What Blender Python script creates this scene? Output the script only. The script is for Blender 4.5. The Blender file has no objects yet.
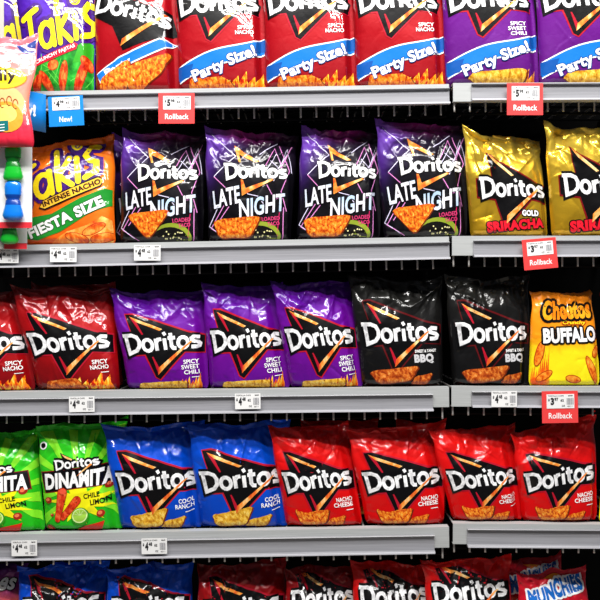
import bpy, bmesh, math, random
import numpy as np
from mathutils import Vector

# ---------------------------------------------------------------- frame
D = 2.4            # camera distance from the shelf fronts
S = 0.0028         # metres per photo pixel on the shelf-front plane
def PX(px, y=0.0): return (px - 300) * S * (D + y) / D
def PZ(py, y=0.0): return (300 - py) * S * (D + y) / D
sc = bpy.context.scene
COL = sc.collection

# ---------------------------------------------------------------- materials
def srgb(c):
    if isinstance(c, str):
        c = [int(c[i:i + 2], 16) / 255 for i in (0, 2, 4)]
    return tuple(x / 12.92 if x <= .04045 else ((x + .055) / 1.055) ** 2.4 for x in c) + (1,)
_M = {}
def new_mat(name):
    m = bpy.data.materials.new(name); m.use_nodes = True
    return m, m.node_tree, m.node_tree.nodes['Principled BSDF']
def ramp(nt, stops, fac):
    r = nt.nodes.new('ShaderNodeValToRGB'); e = r.color_ramp.elements
    while len(e) > 1: e.remove(e[-1])
    e[0].position = stops[0][0]; e[0].color = srgb(stops[0][1])
    for p, c in stops[1:]:
        k = e.new(p); k.color = srgb(c)
    nt.links.new(fac, r.inputs[0]); return r.outputs[0]
def noise(nt, scale, detail=3, vec=None, rough=.55, dist=0):
    n = nt.nodes.new('ShaderNodeTexNoise')
    n.inputs['Scale'].default_value = scale; n.inputs['Detail'].default_value = detail
    n.inputs['Roughness'].default_value = rough; n.inputs['Distortion'].default_value = dist
    if vec: nt.links.new(vec, n.inputs['Vector'])
    return n.outputs['Fac']
def math_(nt, op, a, b=0.0):
    n = nt.nodes.new('ShaderNodeMath'); n.operation = op
    for i, v in enumerate((a, b)):
        if hasattr(v, 'is_linked'): nt.links.new(v, n.inputs[i])
        else: n.inputs[i].default_value = v
    return n.outputs[0]
def bump(nt, b, h, strength, dist=.001):
    n = nt.nodes.new('ShaderNodeBump'); n.inputs['Strength'].default_value = strength
    n.inputs['Distance'].default_value = dist
    nt.links.new(h, n.inputs['Height']); nt.links.new(n.outputs[0], b.inputs['Normal'])
def plain(name, c, rough=.5, metal=0, coat=0, coatr=.1, bmp=None):
    if name in _M: return _M[name]
    m, nt, b = new_mat(name)
    tc = nt.nodes.new('ShaderNodeTexCoord').outputs['Object']
    f = noise(nt, 35, 4, tc)
    lo = tuple(max(0, x * .93) for x in srgb(c)[:3]); hi = tuple(min(1, x * 1.04) for x in srgb(c)[:3])
    r = nt.nodes.new('ShaderNodeValToRGB'); r.color_ramp.elements[0].color = lo + (1,); r.color_ramp.elements[1].color = hi + (1,)
    nt.links.new(f, r.inputs[0]); nt.links.new(r.outputs[0], b.inputs['Base Color'])
    b.inputs['Roughness'].default_value = rough; b.inputs['Metallic'].default_value = metal
    b.inputs['Coat Weight'].default_value = coat; b.inputs['Coat Roughness'].default_value = coatr
    if bmp: bump(nt, b, noise(nt, bmp[0], 3, tc), bmp[1], bmp[2])
    _M[name] = m; return m
FILM = dict(rough=.34, coat=.9, coatr=.13)
def film(nt, b, metal=.1, rough=.42, coat=.65, coatr=.05, st=.22):
    b.inputs['Specular IOR Level'].default_value = .12
    b.inputs['Roughness'].default_value = rough; b.inputs['Metallic'].default_value = metal
    b.inputs['Coat Weight'].default_value = coat; b.inputs['Coat Roughness'].default_value = coatr
    tc = nt.nodes.new('ShaderNodeTexCoord').outputs['Object']
    bump(nt, b, noise(nt, 38, 3, tc, .6, .6), st, .004)
def bagmat(name, stops, metal=.1, blob=None, mottle=None, **k):
    """printed film: colour stops up the bag, an optional printed glow and mottling"""
    if name in _M: return _M[name]
    m, nt, b = new_mat(name)
    uv = nt.nodes.new('ShaderNodeTexCoord').outputs['UV']
    sp = nt.nodes.new('ShaderNodeSeparateXYZ'); nt.links.new(uv, sp.inputs[0])
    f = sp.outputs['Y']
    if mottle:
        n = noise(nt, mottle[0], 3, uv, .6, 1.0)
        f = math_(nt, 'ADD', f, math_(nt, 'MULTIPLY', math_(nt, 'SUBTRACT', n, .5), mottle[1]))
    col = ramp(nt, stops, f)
    if blob:
        for (bu, bv, ru, rv, c) in blob:
            dx = math_(nt, 'DIVIDE', math_(nt, 'SUBTRACT', sp.outputs['X'], bu), ru)
            dy = math_(nt, 'DIVIDE', math_(nt, 'SUBTRACT', sp.outputs['Y'], bv), rv)
            d2 = math_(nt, 'ADD', math_(nt, 'MULTIPLY', dx, dx), math_(nt, 'MULTIPLY', dy, dy))
            w = math_(nt, 'POWER', 2.718, math_(nt, 'MULTIPLY', d2, -1.0))
            mx = nt.nodes.new('ShaderNodeMix'); mx.data_type = 'RGBA'
            nt.links.new(w, mx.inputs[0]); nt.links.new(col, mx.inputs[6]); mx.inputs[7].default_value = srgb(c)
            col = mx.outputs[2]
    nt.links.new(col, b.inputs['Base Color']); film(nt, b, metal, **k)
    _M[name] = m; return m
def ink(name, c, metal=0.0):
    """flat printed ink on film"""
    k = 'ink_' + name
    if k in _M: return _M[k]
    m, nt, b = new_mat(k); b.inputs['Base Color'].default_value = srgb(c); film(nt, b, metal)
    _M[k] = m; return m
def inkramp(name, stops, scale, detail=4, vdir=None, dist=0.6, rough=.6):
    """printed picture ink: noise through a colour ramp, in print (UV) space"""
    k = 'ink_' + name
    if k in _M: return _M[k]
    m, nt, b = new_mat(k)
    uv = nt.nodes.new('ShaderNodeTexCoord').outputs['UV']
    if vdir:
        mp = nt.nodes.new('ShaderNodeMapping'); mp.inputs['Scale'].default_value = (vdir[0], vdir[1], 1)
        mp.inputs['Rotation'].default_value = (0, 0, vdir[2])
        nt.links.new(uv, mp.inputs[0]); uv = mp.outputs[0]
    nt.links.new(ramp(nt, stops, noise(nt, scale, detail, uv, rough, dist)), b.inputs['Base Color'])
    film(nt, b); _M[k] = m; return m
W_ = ink('white', 'f6f6f6'); SILV = inkramp('silver', [(.3, 'c9c9cc'), (.5, 'f4f4f6'), (.7, 'ffffff')], 14, 2)
K_ = ink('black', '050405'); PINKR = ink('crimson', 'b3122a')
ORG = inkramp('orange_edge', [(.35, 'e2571f'), (.5, 'f79a3c'), (.65, 'ffe0a0')], 7, 2)
CHIP = inkramp('tortilla_chip', [(.3, '7c2006'), (.42, 'c8480c'), (.52, 'ee7a18'), (.62, 'f8a836'), (.72, 'fbd070')], 34, 7)
CHIPD = inkramp('dark_chip', [(.3, '6a1a08'), (.45, 'b2450f'), (.58, 'dd7526'), (.7, 'f2b15c')], 26, 6)
CHIPY = inkramp('corn_chip', [(.28, '8a4a0c'), (.42, 'c98a1e'), (.55, 'ecb93a'), (.7, 'f8df80')], 28, 6)
FLAME = inkramp('flame', [(.3, 'a80c08'), (.42, 'e2350a'), (.52, 'f98a12'), (.62, 'ffd83c'), (.75, 'fff3a0')], 5, 3, (3.2, 1.4, .3), 1.5)
BLUE = ink('ribbon_blue', '1271c8'); YEL = ink('yellow', 'ffe01e')
TPUR = ink('takis_purple', '42127a'); GREEN = ink('band_green', '1d8a2b')

# ---------------------------------------------------------------- 2-D artwork (photo-pixel units, origin bottom centre of the bag)
DG = None
_txt = {}
def text2d(s, off=0.0, shear=0.0, res=3):
    key = (s, off, shear)
    if key in _txt: return _txt[key]
    c = bpy.data.curves.new('lettering', 'FONT'); c.body = s; c.size = 1; c.offset = off; c.shear = shear
    c.resolution_u = res; c.fill_mode = 'FRONT'; c.space_character = 1.0 + max(0, off) * 1.2
    o = bpy.data.objects.new('lettering', c); COL.objects.link(o)
    dg = bpy.context.evaluated_depsgraph_get(); dg.update()
    me = bpy.data.meshes.new_from_object(o.evaluated_get(dg), depsgraph=dg)
    v = np.array([tuple(x.co)[:2] for x in me.vertices]); f = [tuple(p.vertices) for p in me.polygons]
    bpy.data.objects.remove(o); bpy.data.curves.remove(c); bpy.data.meshes.remove(me)
    _txt[key] = (v, f); return v, f

class Art:
    def __init__(self, w=88., h=105.):
        self.w, self.h = w, h; self.items = []; self.dx = self.dy = 0; self.k = 1.
    def add(self, v, f, mat, z):
        self.items.append((np.asarray(v, float) * self.k + [self.dx, self.dy], f, mat, z))
    def poly(self, pts, mat, z=1):
        from mathutils.geometry import tessellate_polygon
        f = tessellate_polygon([[Vector((x, y, 0)) for x, y in pts]])
        self.add(pts, [tuple(t) for t in f], mat, z)
    def text(self, s, box, mat, z=3, off=0.02, shear=0., rot=0., grow=None, bend=0.):
        """lettering fitted to a box (x0,y0,x1,y1), turned about the box centre; grow=(mat, off) puts an outline under it"""
        v0, _ = text2d(s, off, shear)
        lo, hi = v0.min(0), v0.max(0)
        def tr(v):
            q = (v - lo) / (hi - lo)
            x = box[0] + q[:, 0] * (box[2] - box[0]); y = box[1] + q[:, 1] * (box[3] - box[1])
            cx, cy = (box[0] + box[2]) / 2, (box[1] + box[3]) / 2
            y = y + bend * np.sin((q[:, 0] - .5) * math.pi)
            c, t = math.cos(math.radians(rot)), math.sin(math.radians(rot))
            return np.stack([cx + (x - cx) * c - (y - cy) * t, cy + (x - cx) * t + (y - cy) * c], 1)
        self.add(tr(v0), text2d(s, off, shear)[1], mat, z)
        if grow:
            # same spacing, fatter strokes: stamp the word in a ring
            r = grow[1]
            f = text2d(s, off, shear)[1]
            for k in range(10):
                a = k * math.pi / 5
                self.add(tr(v0) + [r * math.cos(a), r * math.sin(a)], f, grow[0], z - 1)
    def stroke(self, pts, w, mat, z=2, closed=False, rnd=False, w2=None):
        """a polyline w wide (w2 wide at its far end)"""
        p = [np.array(q, float) for q in pts]
        n = len(p); L = []; R = []
        for i in range(n):
            a = p[i - 1] if (i > 0 or closed) else None
            b = p[(i + 1) % n] if (i < n - 1 or closed) else None
            ds = []
            if a is not None: ds.append((p[i] - a) / (np.linalg.norm(p[i] - a) + 1e-9))
            if b is not None: ds.append((b - p[i]) / (np.linalg.norm(b - p[i]) + 1e-9))
            d = sum(ds); d = d / (np.linalg.norm(d) + 1e-9)
            nn = np.array([-d[1], d[0]]); k = 1.0
            if len(ds) == 2: k = min(1.8, 1 / max(.3, float(np.dot(nn, [-ds[0][1], ds[0][0]]))))
            ww = (w if w2 is None else w + (w2 - w) * i / (n - 1)) / 2
            L.append(p[i] + nn * ww * k); R.append(p[i] - nn * ww * k)
        v = L + R; m = n if closed else n - 1
        f = [(i, (i + 1) % n, n + (i + 1) % n, n + i) for i in range(m)]
        self.add(v, f, mat, z)
        if rnd:
            for q, r_ in ((p[0], w), (p[-1], w2 or w)): self.disc(q, r_ / 2, mat, z, n=10)
    def disc(self, c, r, mat, z=1, ry=None, n=20, rot=0):
        ry = ry or r; a = math.radians(rot)
        v = []
        for k in range(n):
            t = 2 * math.pi * k / n; x, y = r * math.cos(t), ry * math.sin(t)
            v.append((c[0] + x * math.cos(a) - y * math.sin(a), c[1] + x * math.sin(a) + y * math.cos(a)))
        self.add(v, [tuple(range(n))], mat, z)
    def cut(self):
        """slice all artwork on a fine lattice, clipped to the bag, so it can follow the creased film"""
        mats = []; bm = bmesh.new()
        for v, f, mat, z in self.items:
            if mat not in mats: mats.append(mat)
            mi = mats.index(mat); bv = [bm.verts.new((x, y, z)) for x, y in v]
            for t in f:
                try: fc = bm.faces.new([bv[i] for i in t]); fc.material_index = mi
                except ValueError: pass
        X, Y = self.w / 2 - 1.2, self.h
        for co, no in (((-X, 0, 0), (-1, 0, 0)), ((X, 0, 0), (1, 0, 0)), ((0, .8, 0), (0, -1, 0)), ((0, Y * .94, 0), (0, 1, 0))):
            bmesh.ops.bisect_plane(bm, geom=bm.verts[:] + bm.edges[:] + bm.faces[:], plane_co=co, plane_no=no, clear_outer=True)
        st = 2.0
        k = -X + st
        while k < X:
            bmesh.ops.bisect_plane(bm, geom=bm.verts[:] + bm.edges[:] + bm.faces[:], plane_co=(k, 0, 0), plane_no=(1, 0, 0)); k += st
        k = st
        while k < Y:
            bmesh.ops.bisect_plane(bm, geom=bm.verts[:] + bm.edges[:] + bm.faces[:], plane_co=(0, k, 0), plane_no=(0, 1, 0)); k += st
        bmesh.ops.triangulate(bm, faces=bm.faces[:])
        bm.verts.index_update()
        v = np.array([tuple(x.co) for x in bm.verts]).reshape(-1, 3)
        # face every printed triangle forward
        f = []
        for t in bm.faces:
            i = [x.index for x in t.verts]
            a, b, c = v[i[0]], v[i[1]], v[i[2]]
            cr = (b[0] - a[0]) * (c[1] - a[1]) - (b[1] - a[1]) * (c[0] - a[0])
            if abs(cr) < 1e-7: continue
            if cr < 0: i = [i[0], i[2], i[1]]
            f.append((i, t.material_index))
        bm.free()
        self.data = (v, f, mats); return self

def arc(cx, cy, rx, ry, a0, a1, n=12):
    return [(cx + rx * math.cos(math.radians(a0 + (a1 - a0) * i / n)), cy + ry * math.sin(math.radians(a0 + (a1 - a0) * i / n))) for i in range(n + 1)]

# glyphs of the big techno wordmark: list of (polyline, closed); x advance
GL = {
 'D': ([([(-.16, .98), (.42, .98), (.72, .86), (.84, .62), (.80, .32), (.58, .1), (.06, -.04), (.04, .98)], False)], 1.02),
 'o': ([(arc(.34, .35, .31, .33, 0, 345, 14), True)], .84),
 'r': ([([(.08, 0), (.08, .70)], False), ([(.08, .46), (.22, .64), (.44, .66)], False)], .56),
 'i': ([([(.08, 0), (.08, .68)], False), ([(.02, .92), (.2, 1.0)], False)], .36),
 't': ([([(.14, .98), (.14, .2), (.24, .06), (.44, .04)], False), ([(-.06, .68), (.42, .68)], False)], .56),
 's': ([([(.56, .62), (.2, .66), (.06, .56), (.08, .42), (.46, .3), (.56, .2), (.5, .06), (.34, .02), (.02, .04)], False)], .72),
}
def wordmark(A, x0, y0, x1, cap, rot=4., shrink=.12, th=.24, outline=.26, z=4, fill=None, word='Doritos', edge=None):
    th *= .84
    adv = sum(GL[c][1] for c in word) - .1
    k = (x1 - x0) / adv; x = 0
    c, s = math.cos(math.radians(rot)), math.sin(math.radians(rot))
    for ch in word:
        for pts, cl in GL[ch][0]:
            q = []
            for (px, py) in pts:
                gx = (x + px) * k; sc_ = 1 - shrink * gx / (x1 - x0)
                gy = ((py - .35) * sc_ + .35) * cap
                q.append((x0 + gx * c - gy * s, y0 + gx * s + gy * c))
            if outline: A.stroke(q, (th + outline) * cap, K_, z - 1, cl)
            if edge: A.stroke(q, (th + outline + .1) * cap, edge, z - 2, cl)
            A.stroke(q, th * cap, fill or SILV, z, cl)
        x += GL[ch][1]
def emblem(A, ox=0, oy=0, k=1.0, fill=True, z=1, accent=None):
    def P(*q): return [(ox + x * k, oy + y * k) for x, y in q]
    if fill:
        A.poly(P((-36, 80), (-27, 81), (26, 61), (44, 57), (44, 37), (24, 38), (-5, 9), (-11, 12), (-20, 35), (-37, 34), (-39, 58), (-31, 58)), accent or PINKR, z)
        A.poly(P((-35, 79), (-27, 79), (26, 59), (43, 55.5), (43, 38), (23, 39), (-5.5, 10.5), (-10, 13), (-18.5, 36.5), (-36, 35.5), (-37.5, 57), (-29.5, 57)), K_, z + 1)
    A.poly(P((-31, 77), (1, 62.5), (-2, 61), (-24, 70.5)), ORG, z + 2)
    A.poly(P((-31, 77), (-24, 70.5), (-18.5, 57.5), (-20, 57)), PINKR, z + 2)
    A.poly(P((-12, 34), (-10.5, 34), (-5.5, 23), (-7, 16)), PINKR, z + 2)
    A.poly(P((-7.5, 15), (-6, 22.5), (29, 50), (31, 50)), ORG, z + 5)
def chip(A, pts, mat=None, z=2, seed=0):
    """a rounded, slightly ragged tortilla chip"""
    rr = random.Random(seed); out = []
    n = len(pts)
    for i in range(n):
        a, b, c = np.array(pts[i - 1], float), np.array(pts[i], float), np.array(pts[(i + 1) % n], float)
        p0 = b + (a - b) * .2; p1 = b + (c - b) * .2
        for t in (0, .33, .66, 1):
            q = p0 * (1 - t) ** 2 + 2 * b * t * (1 - t) + p1 * t * t; out.append((q[0] + rr.uniform(-.3, .3), q[1] + rr.uniform(-.3, .3)))
        nxt = c + (b - c) * .2
        for t in (.33, .66):
            q = p1 * (1 - t) + nxt * t; out.append((q[0] + rr.uniform(-.4, .4), q[1] + rr.uniform(-.5, .5)))
    m = np.mean(out, 0)
    A.add([tuple(m + (np.array(q) - m) * 1.05 + [.4, -.6]) for q in out], [tuple(range(len(out)))], ink('chip_edge', '6b2408'), z)
    A.add(out, [tuple(range(len(out)))], mat or CHIP, z + 1)
def flames(A, x0, x1, base, top, seed=1, mat=None, z=2, lean=.5):
    rr = random.Random(seed); n = 9
    for i in range(n):
        t = (i + .5) / n; x = x0 + (x1 - x0) * t; h = base + (top - base) * (.35 + .65 * t) * rr.uniform(.6, 1.0); w = (x1 - x0) / n
        A.poly([(x - w, base), (x - w * .3, base + (h - base) * .5), (x + lean * w, h), (x + w * .55, base + (h - base) * .45), (x + w * 1.1, base)], mat or FLAME, z)
def lines_right(A, lines, x, y, lh=5.4, mat=None, z=4, wch=4.0, rot=4):
    for i, s in enumerate(lines):
        w = len(s) * wch * (.8 if 'I' in s else .92)
        A.text(s, (x - w, y - lh * (i + 1) + 1, x, y - lh * i), mat or W_, z, off=.02, rot=rot)

_arts = {}
def art_dorito(flavour, chips='flame', accent=None, wt=None, w=92, h=105, dy=0, k=1, dx=0):
    A = Art(w, h); A.dy = dy; A.k = k; A.dx = dx
    emblem(A, accent=accent)
    wordmark(A, -36, 38, 39.5, 18.5, rot=4)
    lines_right(A, flavour, 37, 31)
    A.stroke([(29, 31 - 5.4 * len(flavour) - 2.2), (37, 31 - 5.4 * len(flavour) - 1.6)], .7, W_, 4)
    if chips == 'flame':
        flames(A, -32, 38, 1, 23, 3)
        chip(A, [(-34, 2), (-30, 9), (2, 13), (12, 2)], CHIPD, 3, 1)
    elif chips == 'chili':
        flames(A, 4, 38, 1, 18, 5)
        chip(A, [(-32, 0), (-29, 6.5), (24, 9.5), (22, 0)], CHIPY, 3, 1)
    elif chips == 'ranch':
        chip(A, [(0, 3), (6, 9), (30, 15), (24, 3)], CHIPY, 2, 5); chip(A, [(-32, 14), (-14, 17), (11, 23), (2, 4), (-28, 2.5)], CHIPY, 4, 1)
    elif chips == 'nacho':
        chip(A, [(1, 3), (8, 9), (27, 13), (23, 3)], CHIP, 2, 5); chip(A, [(-32, 19), (-20, 15), (-6, 18), (9, 19), (2, 4), (-27, 3)], CHIP, 4, 1)
    elif chips == 'bbq':
        chip(A, [(-32, 11), (16, 14), (6, 1), (-26, 1)], CHIPD, 2, 1); chip(A, [(9, 2), (13, 8), (34, 9), (28, 1)], CHIPD, 2, 5)
    return A
def art_party(flavour, chips, w=92, h=140):
    A = Art(w, h)
    A.dx, A.dy, A.k = -5, 36, 1.0
    emblem(A); wordmark(A, -34, 38, 42, 19, rot=4)
    lines_right(A, flavour, 38, 27, 5.0)
    A.dx = A.dy = 0
    # ribbon
    def rib(t, o):  # along the ribbon
        return (-44 + 88 * t, 9 + 30 * t + 2.5 * math.sin(t * 6.0 - .6) + o)
    for o0, o1, m, z in ((-1.4, 15.2, W_, 3), (0, 13.8, BLUE, 4)):
        top = [rib(i / 16, o1) for i in range(17)]; bot = [rib(i / 16, o0) for i in range(17)]
        A.add(top + bot, [(i, i + 1, 18 + i, 17 + i) for i in range(16)], m, z)
    A.poly([(-46, 9), (-33, 12), (-29, 25), (-46, 22)], ink('ribbon_fold', '0b4f9e'), 5)
    A.poly([(34, 36), (46, 40), (46, 52), (36, 48)], ink('ribbon_fold', '0b4f9e'), 5)
    A.text('Party Size!', (-32, 17, 37, 31.5), W_, 7, off=.035, rot=20, grow=(ink('ribbon_dark', '0c3f86'), .8), bend=1.2)
    if chips == 'flame':
        flames(A, -34, 42, 0, 22, 9); chip(A, [(-36, 1), (-32, 11), (2, 12), (16, 1)], CHIP, 4, 2)
    else:
        flames(A, 6, 40, 0, 20, 9, lean=.8); chip(A, [(-26, 6), (-20, 12), (32, 16), (28, 1), (-18, 1)], CHIPY, 4, 2)
    return A
def art_party_tilt():
    A = Art(92, 140); A.dx, A.dy, A.k = 0, 34, 1
    emblem(A, 0, 0); A.items = []
    A.poly([(-44, 62), (-36, 66), (34, 44), (40, 22), (6, 14), (-16, 6), (-26, 30), (-44, 40)], K_, 2)
    wordmark(A, -43, 46, 33, 18, rot=-14, z=5)
    A.poly([(-18, 10), (-16, 17), (26, 42), (30, 41)], ORG, 7)
    A.dx = A.dy = 0
    A.poly([(-44, 18), (-20, 34), (22, 52), (40, 47), (20, 38), (-18, 22), (-40, 8)], W_, 3)
    A.poly([(-44, 17), (-20, 32.5), (22, 50.5), (38, 47), (20, 39.5), (-18, 23.5), (-40, 10)], BLUE, 4)
    A.text('Party', (-36, 19, -6, 28), W_, 5, off=.04, rot=26)
    chip(A, [(-42, 1), (-38, 14), (-10, 32), (-6, 18), (-14, 1)], CHIP, 5, 2); chip(A, [(-12, 3), (-8, 26), (34, 38), (24, 18), (2, 1)], CHIP, 5, 7)
    return A
def art_latenight(dy=0, tri=False):
    A = Art(84, 113); A.dy = dy
    pk = ink('neon_pink', 'e08ad0'); wl = ink('neon_white', 'd9d2ee'); mg = ink('neon_magenta', 'c2185b')
    neon = [([(-38, 108), (-14, 84), (-34, 62)], wl), ([(12, 72), (22, 96), (32, 66)], pk), ([(14, 70), (24, 90), (30, 70), (18, 82)], wl),
            ([(26, 100), (36, 72), (30, 50), (36, 30)], pk), ([(22, 60), (34, 98), (38, 70)], wl), ([(34, 92), (20, 62)], wl), ([(38, 100), (24, 66)], pk),
            ([(-30, 34), (-40, 14), (-26, 4)], wl), ([(-25, 34), (-38, 12), (-22, 2)], pk), ([(-20, 33), (-32, 16)], pk),
            ([(28, 2), (30, 40)], mg), ([(34, 2), (33, 34)], pk), ([(-34, 62), (-22, 50)], pk), ([(8, 88), (24, 102)], wl),
            ([(-8, 60), (-2, 46), (8, 44), (14, 36)], wl), ([(16, 56), (24, 42), (32, 44)], pk)]
    for p, m in neon: A.stroke(p, .75, m, 1)
    A.poly([(-16, 96), (8, 80), (4, 79), (-11, 86.5), (-9, 78), (-11, 78)], ORG, 3)
    wordmark(A, -22, 61, 34, 14.0, rot=3, th=.25, outline=.14, fill=W_)
    A.poly([(-8, 64), (-9, 64), (-7.5, 44), (-4, 51)], ORG, 2)
    A.poly([(-7.5, 44), (-5, 51), (20, 62), (22, 61)], ORG, 6)
    cy = inkramp('late_fill', [(.4, 'f4f0fa'), (.6, 'b4cde8')], 4, 1)
    for s, b, r in (('LATE', (-37, 34, -8, 51), 14), ('NIGHT', (-12, 26, 36, 44), 12)):
        A.text(s, b, cy, 4, off=.025, shear=.3, rot=r, grow=(K_, .9))
    lines_right(A, ['LOADED', 'TACO'], 30, 24, 5, ink('taco_pink', 'd23a70'), 4, 3.2, 6)
    # taco and chip
    A.poly([(-6, 2)] + arc(12, 3, 20, 16, 150, 0, 10) + [(31, 2)], ink('lettuce', '8a9a2c'), 1)
    A.poly([(-6, 2)] + arc(10, 1, 19, 14, 150, 0, 10) + [(28, 2)], ink('taco_dark', '0c0a08'), 2)
    rr = random.Random(4)
    for _ in range(15): A.disc((rr.uniform(2, 24), rr.uniform(3, 11)), .8, ink('taco_dot', 'e8e0a0'), 3, n=6)
    chip(A, [(-35, 27), (11, 33), (-12, 2)] if tri else [(-36, 20), (12, 25), (1, 3), (-30, 3)], CHIP, 4, 3)
    return A
def art_gold():
    A = Art(84, 103)
    A.poly([(-22, 84), (-12, 76), (32, 55), (42, 53), (42, 33), (24, 36), (-3, 7), (-8, 7), (-16, 34), (-34, 36), (-34, 55), (-18, 55)], ink('deep_red', '7a0a10'), 1)
    A.poly([(-21, 82), (-12, 74), (32, 53.5), (41, 51.5), (41, 34.5), (23.5, 37.5), (-3.5, 9.5), (-7, 9.5), (-15, 35.5), (-33, 37.5), (-33, 53.5), (-17, 53.5)], K_, 2)
    A.poly([(-20, 81), (6, 60), (3, 59), (-14, 72)], ORG, 3)
    A.poly([(-5, 12), (-4, 20), (30, 48), (32, 47)], ORG, 8)
    wordmark(A, -28, 38, 40, 17, rot=2)
    A.text('GOLD', (12, 20, 30, 26), W_, 5, off=.05, grow=(K_, .8))
    A.text('SRIRACHA', (-26, 6, 36, 16), ink('sriracha', 'e0182c'), 5, off=.06, rot=5, grow=(K_, 1.1))
    return A
def takis_word(A, x0, y0, k, rot, z=6, fill=None):
    gl = [([[(0, .86), (.62, 1.02)], [(.30, .94), (.26, 0)]], .62), ([arc(.3, .3, .27, .3, 40, 340, 12), [(.56, .62), (.60, 0)]], .76),
          ([[(.06, 1.1), (.10, 0)], [(.5, .72), (.12, .36), (.56, -.02)]], .66), ([[(.1, .66), (.12, 0)]], .32),
          ([[(.56, .72), (.28, .84), (.1, .64), (.24, .44), (.46, .32), (.42, .08), (.04, .02)]], .6)]
    c, s = math.cos(math.radians(rot)), math.sin(math.radians(rot)); x = 0
    def tr(p): return (x0 + p[0] * k - p[1] * k * .12, y0 + p[0] * s * k * 1.05 + p[1] * 1.42 * k)
    for ps, ad in gl:
        for p in ps:
            q = [tr((x + a, b)) for a, b in p]
            A.stroke(q, .50 * k, TPUR, z - 2, rnd=True); A.stroke(q, .27 * k, ink('dark_purple', '2a0a52'), z - 1, rnd=True)
            A.stroke(q, .21 * k, fill or YEL, z, rnd=True)
        x += ad
    cdot = tr((2.16, 1.02)); A.disc(cdot, .34 * k, TPUR, z - 2); A.disc(cdot, .2 * k, YEL, z)
    A.stroke([tr((2.16 + .11 * t / 14 * math.cos(t / 2), 1.02 + .11 * t / 14 * math.sin(t / 2))) for t in range(15)], .04 * k, TPUR, z + 1)
def art_takis_orange():
    A = Art(88, 104)
    takis_word(A, -44, 38, 26, 22, 6)
    A.poly([(-26, 36), (-22, 44), (30, 64), (36, 61), (33, 54), (-20, 34)], K_, 6); A.poly([(-25, 37), (-21.5, 43), (30, 62.5), (35, 60), (32, 55), (-20, 35.5)], ink('yel_band', 'fdc63a'), 7)
    A.text('INTENSE NACHO', (-24, 46.5, 34, 52), ink('brown', '3a120a'), 8, off=.05, rot=20)
    A.poly([(-44, 6), (-44, 26), (-14, 30), (14, 44), (36, 52), (44, 50), (44, 36), (24, 30), (-6, 12), (-28, 4)], GREEN, 3)
    A.text('FIESTA SIZE', (-40, 20, 38, 31), W_, 5, off=.045, rot=23, grow=(ink('dkgreen', '0f5a1c'), .8))
    A.poly([(-16, 1), (0, 12), (20, 18), (34, 26), (42, 22), (44, 1)], inkramp('takis_roll', [(.35, 'd8420c'), (.5, 'f68a2a'), (.66, 'ffcf70')], 6, 4), 2)
    for (x, y, r) in ((26, 14, 24), (10, 6, -14), (34, 6, 10)):
        A.disc((x, y), 12, ink('roll_edge', 'a52a08'), 3, 4.6, rot=r); A.disc((x, y), 11.2, inkramp('roll', [(.35, 'c23a08'), (.5, 'f0701c'), (.62, 'ffa548')], 14, 5), 4, 4, rot=r)
    return A
def art_takis_purple():
    A = Art(88, 136)
    A.poly([(-46, 0), (46, 0), (46, 44), (30, 48), (-10, 34), (-46, 20)], inkramp('leaf_green', [(.35, '0c5a14'), (.5, '178a24'), (.65, '3cb83a')], 7, 4), 1)
    A.poly([(20, 28), (42, 30), (42, 48), (30, 52)], ink('green_flag', '2f9e20'), 2)
    takis_word(A, -34, 38, 27, 13, 7)
    A.poly([(-27, 24), (-27, 30), (22, 48), (26, 46), (24, 41)], ink('fajita_red', 'c8102e'), 6)
    A.text('CRUNCHY FAJITAS', (-26, 34, 24, 38.5), W_, 9, off=.02, rot=19)
    rr = random.Random(7)
    for k in range(16):
        x = rr.uniform(-36, 36); A.stroke([(x, rr.uniform(4, 26)), (x + rr.uniform(-16, 16), rr.uniform(14, 40))], .6, ink('green_line', '63d14c'), 2)
    for x, y, l, a in ((-26, 8, 11, 60), (-14, 10, 13, -55), (8, 15, 16, 78), (28, 12, 20, 70), (-4, 26, 7, 20), (36, 28, 9, -50)):
        A.disc((x, y), l, ink('roll_edge', 'a52a08'), 3, 5.2, rot=a); A.disc((x, y), l - .8, inkramp('roll_red', [(.35, 'a51208'), (.5, 'e03c12'), (.64, 'ff8a3c')], 14, 5), 4, 4.4, rot=a)
    return A
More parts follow.
